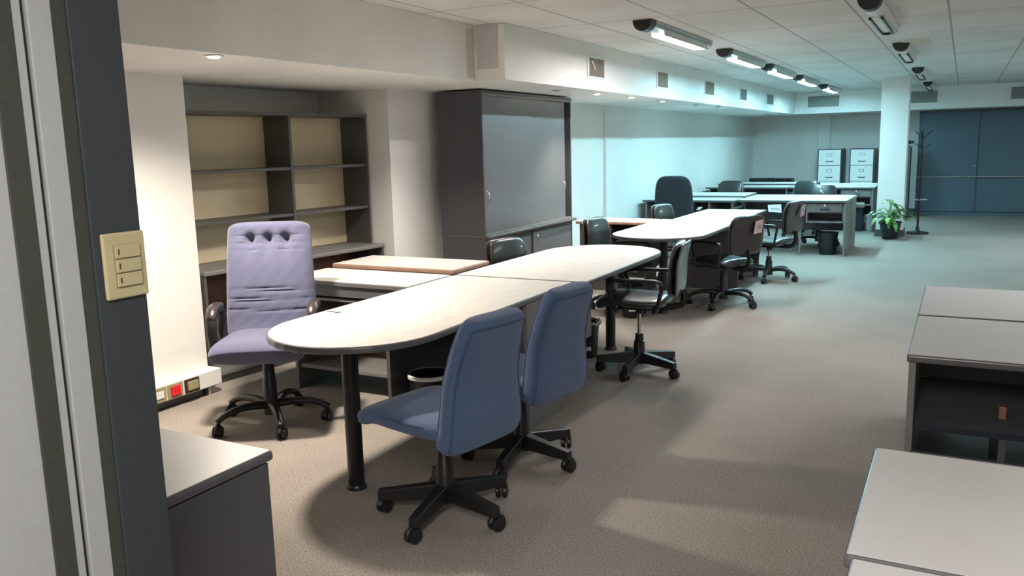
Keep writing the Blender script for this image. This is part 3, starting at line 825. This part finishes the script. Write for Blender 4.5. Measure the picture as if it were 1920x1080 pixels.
def column(o, z0, z1, r0=.028, chrome=None):
    prof = [(0, .06), (.044, .06), (.046, .13), (.040, .15)]
    if chrome:
        prof += [(.037, .145+(chrome-.145)*.6), (.030, .145+(chrome-.145)*.62), (.028, chrome), (0, chrome)]
        MB().lathe([(0, chrome), (.013, chrome), (.013, z1-.04), (0, z1-.04)], seg=16).build('gas_piston', M['chrome'], o, smooth=True)
        MB().lathe([(0, z1-.05), (.026, z1-.05), (.03, z1), (0, z1)], seg=16).build('piston_collar', M['blk'], o, smooth=True)
    else:
        prof += [(.038, .26), (.034, .265), (.032, z1), (0, z1)]
    MB().lathe(prof, seg=20).build('column', M['blk'], o, smooth=True)

def blue_chair():
    o = thing('task_chair', '', 'chair')
    star_base(o, 'straight', .285, rot=-.33)
    column(o, .1, .40)
    MB().box(-.10, .10, -.12, .10, .385, .412).build('seat_plate', M['blk'], o, bevel=.004)
    MB().tube([(.09, .02, .395), (.20, .03, .385), (.235, .03, .38)], .006, 8).build('lever', M['blk'], o, smooth=True)
    st = MB().pad([(-.20, .452), (-.08, .450), (.06, .452), (.20, .456), (.29, .432)], lambda s: .45+.02*s, lambda s: .085, n=4.6, nu=40, ns=44, endw=.80).build('seat', M['blue'], o, smooth=True)
    pts = []
    for i in range(48):
        a = 2*PI*i/48; c, s = math.cos(a), math.sin(a)
        y = .045+.245*math.copysign(abs(s)**.5, s)
        pts.append((.228*math.copysign(abs(c)**.42, c), y, .470-(.018*max(0, (y-.16)/.13))))
    MB().tube(pts, .0048, 6, closed=True).build('piping', M['bluepipe'], st, smooth=True)
    w = lambda s: .47-.125*s**1.2
    spn = [(-.195, .380), (-.218, .45), (-.222, .55), (-.228, .65), (-.262, .78), (-.312, .912)]
    bk_ = MB().pad(spn, w, lambda s: .120-.030*s, n=4.2, nu=44, ns=48, endw=.70).build('backrest', M['blue'], o, smooth=True)
    # piping seams around the front and rear faces
    sp = [Vector((0, y, z)) for y, z in spn]
    def P(s):
        t = s*(len(sp)-1); i = min(int(t), len(sp)-2); f = t-i; return sp[i].lerp(sp[i+1], f)
    for side in (1, -1):
        pp = []
        def add(s, u):
            e = abs(2*s-1); n_ = 4.2; fw = (1-e**(n_*1.9))**(1/(n_*.8)); ft = (1-e**(n_*3.2))**(1/(n_*.9))
            p = P(s); t = (P(min(1, s+.02))-P(max(0, s-.02))).normalized(); nn = Vector((1, 0, 0)).cross(t)
            hh = (.120-.030*s)*ft*.5*(1-abs(u)**n_)**(1/(n_*.75))
            pp.append(p+Vector((u*w(s)/2*(.7+.3*fw), 0, 0))+nn*side*hh)
        for i in range(17): add(.06+.88*i/16, .94)
        for u in (.90, .78, .4, 0, -.4, -.78, -.90): add(.962, u)
        for i in range(17): add(.94-.88*i/16, -.94)
        for u in (-.90, -.78, -.4, 0, .4, .78, .90): add(.035, u)
        MB().tube(pp, .0055, 6, up=(0, 1, 0), closed=True).build('piping', M['bluepipe'], bk_, smooth=True)
    MB().box(-.03, .03, -.21, -.10, .388, .402).build('back_bar', M['blk'], o, bevel=.003)
    return o

def place(proto, first, x, y, deg, label, group, z=None):
    o = proto if first else copy_tree(proto)
    o.location = (x, y, 0); o.rotation_euler = (0, 0, math.radians(deg)); o['label'] = label; o['group'] = group
    return o
blue = blue_chair()
place(blue, True, -1.885, 2.86, 78.5, 'blue fabric armless task chair, nearest the camera at the front desk', 'blue task chairs at the front desk')
place(blue, False, -1.875, 3.55, 80, 'blue fabric armless task chair behind the nearest blue chair, at the front desk', 'blue task chairs at the front desk')

def exec_chair():
    o = thing('executive_chair', 'lilac-blue fabric high-back chair with three tufts and black arms, behind the front desk', 'chair', (0, 0, 0))
    star_base(o, 'curved', .33, rot=.65)
    column(o, .1, .42)
    MB().box(-.11, .11, -.13, .11, .40, .43).build('seat_plate', M['blk'], o, bevel=.004)
    MB().pad([(-.24, .475), (-.08, .482), (.10, .492), (.24, .490), (.300, .458)], lambda s: .50+.02*s, lambda s: .12, n=3.4, nu=44, ns=46, endw=.76).build('seat', M['lilac'], o, smooth=True)
    def disp(u, s):
        d = 0.
        for ux in (-.42, 0, .42):
            d -= .060*math.exp(-((u-ux)/.105)**2-((s-.775)/.036)**2)
            d -= .018*math.exp(-((u-ux)/.11)**2)*math.exp(-((s-.73)/.09)**2)
        for sc_, am in ((.800, .007), (.782, .006), (.745, .007), (.727, .006), (.700, .006)):
            d -= am*math.exp(-((s-sc_)/.0045)**2)*(.4+.6*abs(math.sin(u*3.6)))
        for sc_, am in ((.455, .008), (.435, .007), (.385, .008), (.365, .007), (.305, .009), (.290, .007)):
            d -= am*math.exp(-((s-sc_-.006*u)/.0042)**2)
        d += .012*math.exp(-((s-.9)/.08)**2)
        for k in (-1, 1):   # drag wrinkles
            d -= .004*math.exp(-((u*k-.62-(.70-s)*.9)/.035)**2)*(1 if .5 < s < .7 else 0)
        d += .002*math.sin(u*17+s*23)*math.sin(s*31)
        return d
    MB().padfront([(-.16, .44), (-.205, .54), (-.225, .66), (-.245, .80), (-.275, .95), (-.315, 1.08), (-.335, 1.145)],
                  lambda s: .545-.065*s, lambda s: .135-.02*s, disp=disp).build('backrest', M['lilac'], o, smooth=True)
    for s in (-1, 1):
        x = s*.278
        arm = MB().tube([(s*.20, -.12, .435), (x-.015*s, -.13, .44), (x, -.14, .52), (x, -.15, .62), (x, -.10, .675), (x, -.02, .680), (x, .04, .672), (x, .085, .63), (x, .085, .56), (x, .06, .47), (x-.015*s, .06, .435), (s*.20, .05, .435)],
                        .020, 10, flat=1.5, up=(1, 0, 0)).build('armrest', M['blk'], o, smooth=True)
        MB().pad([(-.13, .690), (-.05, .700), (.04, .690), (.095, .640)], lambda q: .062, lambda q: .036, n=2.4, nu=16, ns=16).move(Matrix.Translation((x, 0, 0))).build('arm_pad', M['vinylbrown'], arm, smooth=True)
    return o
ex = exec_chair(); ex.location = (-3.475, 3.47, 0); ex.rotation_euler = (0, 0, math.radians(213))

def vinyl_chair(sh=.46, chrome=None, paper=False, R=.30, arms=True, style='curved', rot=.3, bh=.0):
    o = thing('office_armchair', '', 'chair')
    star_base(o, style, R, rot=rot)
    column(o, .1, sh-.07, chrome=chrome)
    MB().box(-.13, .13, -.14, .12, sh-.075, sh-.045).build('seat_plate', M['blk'], o, bevel=.006)
    MB().pad([(-.21, sh-.01), (-.08, sh-.018), (.08, sh-.012), (.20, sh-.018), (.255, sh-.055)], lambda s: .47, lambda s: .085, n=2.7, nu=32, ns=30).build('seat', M['vinyl'], o, smooth=True)
    w = lambda s: .43-.02*abs(2*s-1)
    z0 = sh+.075+bh
    spn = [(-.255, z0), (-.262, z0+.12), (-.268, z0+.24), (-.300, z0+.36)]
    MB().pad([(y+.018, z) for y, z in spn], lambda s: w(s)*.97, lambda s: .065, n=2.6, nu=36, ns=34, endw=.42).build('backrest', M['vinyl'], o, smooth=True)
    sh_ = MB().pad([(y-.022, z) for y, z in spn], w, lambda s: .030, n=2.7, nu=36, ns=34, endw=.42).build('back_shell', M['vinylbrown'], o, smooth=True)
    if paper:
        pz = z0+.26
        pp = MB().hexa([(.03, -.333, pz-.07), (.135, -.333, pz-.06), (.145, -.342, pz+.06), (.045, -.342, pz+.05)],
                       [(.03, -.335, pz-.07), (.135, -.335, pz-.06), (.145, -.344, pz+.06), (.045, -.344, pz+.05)])
        pp.build('paper_label', M['paperpink'], sh_)
        q = MB()
        for k in range(2): q.hexa([(.07, -.3415, pz+.0-k*.02), (.115, -.3415, pz-.002-k*.02), (.115, -.3418, pz+.007-k*.02), (.07, -.3418, pz+.009-k*.02)],
                                  [(.07, -.3425, pz+.0-k*.02), (.115, -.3425, pz-.002-k*.02), (.115, -.3428, pz+.007-k*.02), (.07, -.3428, pz+.009-k*.02)])
        q.build('scribble', M['ink'], sh_)
    MB().tube([(0, -.06, sh-.062), (0, -.22, sh-.064), (0, -.285, sh-.045), (0, -.312, sh+.01), (0, -.306, z0-.01), (0, -.296, z0+.035)], .011, 8, flat=2.2, up=(0, 1, .3)).build('back_bar', M['blkmetal'], o, smooth=True)
    if arms:
        for s in (-1, 1):
            x = s*.262; t = min(sh+.185, .675)
            MB().tube([(s*.15, .10, sh-.062), (x-.01*s, .10, sh-.058), (x, .12, sh-.02), (x, .155, t-.03), (x, .135, t-.005), (x, .10, t), (x, -.16, t), (x, -.195, t-.01), (x, -.205, t-.04), (x, -.175, sh-.02), (x-.01*s, -.15, sh-.058), (s*.15, -.14, sh-.062)],
                      .0135, 10, up=(1, 0, 0)).build('armrest', M['blkmetal'], o, smooth=True)
    return o
GV = 'black vinyl office chairs around the desks'
k1 = vinyl_chair(.53, chrome=.27, R=.285, style='straight', rot=.52, bh=-.055)
place(k1, True, -1.895, 5.36, 97, 'black vinyl armchair on a tall chrome piston, beside the post leg of the second desk', GV)
k2 = vinyl_chair(.44, chrome=None, paper=True, R=.33, rot=-.17)
place(k2, True, -1.965, 7.96, 60, 'black vinyl armchair with a pinkish paper taped to its back, second row aisle side', GV)
k3 = vinyl_chair(.455, chrome=.27, paper=True, R=.31, rot=-.33)
place(k3, True, -1.865, 9.60, 76, 'black vinyl armchair with a paper label on its back, farther one on the aisle side', GV)
kc = vinyl_chair(.435, R=.29, bh=.0, rot=.0)
place(kc, True, -2.76, 5.50, -103, 'black vinyl chair back showing between the tall cabinet and the second desk', GV)
place(kc, False, -2.78, 7.37, -98, 'green-sheened black vinyl chair left of the rounded tip of the second table row', GV)
place(kc, False, -2.70, 9.12, -103, 'black vinyl chair in front of the black high-back chair, behind the side desk', GV)
kf = vinyl_chair(.44, R=.29, arms=True, rot=.5)
place(kf, True, -3.52, 14.35, 178, 'dark chair with a tiny white tag, behind the third row side desk', GV)
place(kf, False, -3.35, 13.62, 180, 'lower chair back just above the third row raised slab', GV)
place(kf, False, -1.83, 13.02, 182, 'shiny grey-green chair back showing over the third row desk, above the drawer end', GV)
place(kf, False, -2.25, 14.2, 175, 'dark chair back partly behind the shiny one at the third row desk', GV)

def highback():
    o = thing('executive_chair', 'black fabric high-back chair with arm highlights made as pale pads at the third row side desk', 'chair')
    star_base(o, 'curved', .31, rot=.2); column(o, .1, .42)
    MB().pad([(-.24, .46), (-.08, .465), (.10, .47), (.24, .465), (.29, .44)], lambda s: .50, lambda s: .11, n=3.2, nu=32, ns=30).build('seat', M['blkfab'], o, smooth=True)
    MB().pad([(-.22, .44), (-.25, .58), (-.26, .72), (-.28, .90), (-.32, 1.125)], lambda s: .51-.02*s, lambda s: .11, n=2.7, nu=36, ns=36, endw=.25).build('backrest', M['blkfab'], o, smooth=True)
    for s in (-1, 1):
        x = s*.30
        a = MB().tube([(s*.2, -.1, .43), (x, -.12, .46), (x, -.14, .62), (x, -.08, .665), (x, .12, .665), (x, .16, .60), (x, .06, .44), (s*.2, .05, .43)], .018, 8, up=(1, 0, 0)).build('armrest', M['blk'], o, smooth=True)
        MB().pad([(-.17, .672), (0, .685), (.15, .678)], lambda q: .05, lambda q: .026, n=2.4, nu=14, ns=12).move(Matrix.Translation((x, 0, 0))).build('arm_pad', M['alu'], a, smooth=True)  # pale pads stand in for the white highlights on the arms
    return o
hb = highback(); hb.location = (-3.36, 11.0, 0); hb.rotation_euler = (0, 0, math.radians(8))

# paper sheet hanging on the third row desk
ps = thing('paper_sheet', 'white paper sheet with faint grey writing hung on the third row desk front', 'paper', (-2.22, 11.775, .63), 0)
MB().hexa([(-.09, -.001, -.045), (.085, -.001, -.055), (.075, -.001, .06), (-.10, -.001, .05)],
          [(-.09, -.004, -.045), (.085, -.004, -.055), (.075, -.004, .06), (-.10, -.004, .05)]).build('sheet', M['paper'], ps)
q = MB()
for i, w_ in enumerate((.011, .008, .013, .007, .012, .009, .010)):
    x = -.055+i*.017; q.box(x, x+w_, -.0052, -.0045, -.006-.001*i, .006-.001*i)
q.build('writing', M['ink'], ps)

# ------------------------------------------------------------------ waste bins
def bin_(x, y, h, r, label, rim=None, tagc=False, bag=False, rz=0):
    o = thing('waste_bin', label, 'waste bin', (x, y, 0), rz, 'black waste bins under the desks')
    MB().lathe([(0, 0), (r*.82, 0), (r*.84, .01), (r, h), (r-.006, h), (r*.80, .015), (0, .012)], seg=32).build('bucket', M['blk'], o, smooth=True)
    if rim: MB().lathe([(r-.006, h-.018), (r+.006, h-.018), (r+.007, h), (r-.004, h+.004), (r-.006, h-.018)], seg=32).build('rim', rim, o, smooth=True)
    if bag:
        pts = []
        for i in range(28):
            a = 2*PI*i/28; pts.append(((r+.004)*math.cos(a), (r+.004)*math.sin(a), h-.012+.012*math.sin(i*2.3)))
        MB().tube(pts, .013, 8, closed=True).build('bag_rim', M['bag'], o, smooth=True)
    if tagc:
        b = MB(); n = 6; vs = []
        for z in (h*.22, h*.33):
            for i in range(n+1):
                a = -PI/2-.32+.64*i/n; rr = r*(.82+.18*z/h)+.0025; vs.append((rr*math.cos(a), rr*math.sin(a), z))
        b.verts(vs, [(i, i+1, i+n+2, i+n+1) for i in range(n)])
        b.build('sticker', M['paper'], o)
    return o
bin_(-2.67, 3.93, .27, .125, 'black waste bin with a pale rim under the front desk', rim=M['whiteplastic'], rz=.3)
bin_(-2.41, 5.62, .27, .105, 'black waste bin lined with a bag and a small white sticker, under the second desk', bag=True, tagc=True, rz=.55)
bin_(-2.58, 7.12, .29, .115, 'black waste bin with a white sticker near the floor, behind the tall-piston armchair', tagc=True, rz=.3)
bin_(-1.56, 12.02, .30, .13, 'black waste bin on the floor under the drawer end of the third row desk', bag=False, rim=M['blk'])

# ------------------------------------------------------------------ coat stand
cs = thing('coat_stand', 'black metal coat stand with round base, right of the column', 'coat stand', (-.585, 15.0, 0))
MB().lathe([(0, 0), (.165, 0), (.17, .012), (.16, .028), (.05, .036), (.032, .05), (.028, .10), (.018, .12), (0, .12)], seg=32).build('base', M['blk'], cs, smooth=True)
MB().lathe([(0, .1), (.016, .1), (.014, 1.60), (.010, 1.66), (0, 1.67)], seg=14).build('pole', M['blkmetal'], cs, smooth=True)
for k in range(3):
    a = .35+2*PI*k/3; ca, sa = math.cos(a), math.sin(a)
    MB().tube([(0, 0, 1.50), (ca*.06, sa*.06, 1.56), (ca*.12, sa*.12, 1.62), (ca*.15, sa*.15, 1.635)], .007, 8).build('hook', M['blk'], cs, smooth=True)
    MB().tube([(0, 0, 1.36), (ca*.05, sa*.05, 1.38), (ca*.10, sa*.10, 1.41), (ca*.125, sa*.125, 1.44)], .006, 8).build('hook', M['blk'], cs, smooth=True)
pts = [(.12*math.cos(2*PI*i/24), .12*math.sin(2*PI*i/24), .55) for i in range(24)]
r_ = MB(); r_.tube(pts, .005, 6, closed=True); r_.tube([(-.12, 0, .55), (.12, 0, .55)], .004, 6); r_.build('umbrella_ring', M['alu'], cs, smooth=True)

# ------------------------------------------------------------------ potted plant
pl = thing('potted_plant', 'broad-leaved green plant in a dark round pot in front of the column', 'plant', (-.935, 14.13, 0))
MB().lathe([(0, 0), (.105, 0), (.112, .01), (.155, .245), (.165, .25), (.165, .27), (.148, .27), (.145, .24), (0, .235)], seg=32).build('pot', M['blk'], pl, smooth=True)
MB().lathe([(0, .236), (.144, .238), (0, .246)], seg=24).build('soil', M['soil'], pl, smooth=True)
st = MB(); lf = MB(); lf2 = MB()
rnd = random.Random(5)
def leaf(b, base, dirv, L, W, droop):
    base = Vector(base); d = Vector(dirv).normalized(); side = d.cross(Vector((0, 0, 1)))
    if side.length < .1: side = Vector((1, 0, 0))
    side.normalize(); up = side.cross(d).normalized()
    n = 7; rows = []
    for i in range(n+1):
        t = i/n; w = W*math.sin(PI*min(1, t*.94+.03))**.8*(1-.25*t)
        c = base+d*L*t*(1-.15*t*droop)-Vector((0, 0, 1))*L*droop*t*t*.75
        rows.append([c-side*w+up*w*.28, c, c+side*w+up*w*.28])
    vs = [[b.bm.verts.new(p) for p in r] for r in rows]
    for r0, r1 in zip(vs, vs[1:]):
        for i in range(2): b.bm.faces.new([r0[i], r0[i+1], r1[i+1], r1[i]])
for k in range(46):
    a = rnd.uniform(0, 2*PI); rad = rnd.uniform(.03, .23) if k > 5 else rnd.uniform(0, .05); h = rnd.uniform(.30, .50)-rad*.2 if k > 5 else rnd.uniform(.48, .62)
    tip = Vector((rad*1.05*math.cos(a), rad*.9*math.sin(a), h)); b0 = Vector((rnd.uniform(-.06, .06), rnd.uniform(-.06, .06), .24))
    mid = (tip+b0)/2+Vector((0, 0, .04))
    st.tube([b0, mid, tip], [.0045, .004, .003], 6)
    dv = Vector((math.cos(a), math.sin(a), rnd.uniform(-.1, .35)))
    leaf(lf if rnd.random() < .72 else lf2, tip, dv, rnd.uniform(.13, .20), rnd.uniform(.034, .050), rnd.uniform(.4, 1.0))
st.build('stems', M['stem'], pl, smooth=True); lf.build('leaves', M['leaf'], pl, smooth=True); lf2.build('pale_leaves', M['leafpale'], pl, smooth=True)

# small writing mark on the front desk
pm = MB().tube([(-2.83, 3.26, TZ+.002), (-2.80, 3.275, TZ+.002), (-2.775, 3.262, TZ+.002), (-2.755, 3.28, TZ+.002)], .003, 6).build('writing_mark', M['brownplastic'], None, smooth=True)
tag(pm, 'tiny dark bent writing mark on the front desk near its rounded end', 'mark')

# ------------------------------------------------------------------ world, camera
w = bpy.data.worlds.new('world'); SC.world = w; w.use_nodes = True
w.node_tree.nodes['Background'].inputs[0].default_value = (.5, .55, .6, 1); w.node_tree.nodes['Background'].inputs[1].default_value = .3
yaw, pitch, roll = .492971, .167883, -.0250304
fwd = Vector((-math.sin(yaw)*math.cos(pitch), math.cos(yaw)*math.cos(pitch), -math.sin(pitch)))
rt = Vector((math.cos(yaw), math.sin(yaw), 0)); up = rt.cross(fwd)
r2 = math.cos(roll)*rt+math.sin(roll)*up; u2 = -math.sin(roll)*rt+math.cos(roll)*up
cam = bpy.data.cameras.new('camera'); co = bpy.data.objects.new('camera', cam); COL.objects.link(co)
cam.sensor_width = 36; cam.lens = 1569.97/1920*36; cam.clip_start = .02
mw = Matrix((r2, u2, -fwd)).transposed().to_4x4(); mw.translation = Vector((0, 0, 1.56)); co.matrix_world = mw
SC.camera = co
SC.view_settings.view_transform = 'Standard'
SC.view_settings.look = 'None'
SC.view_settings.exposure = .55
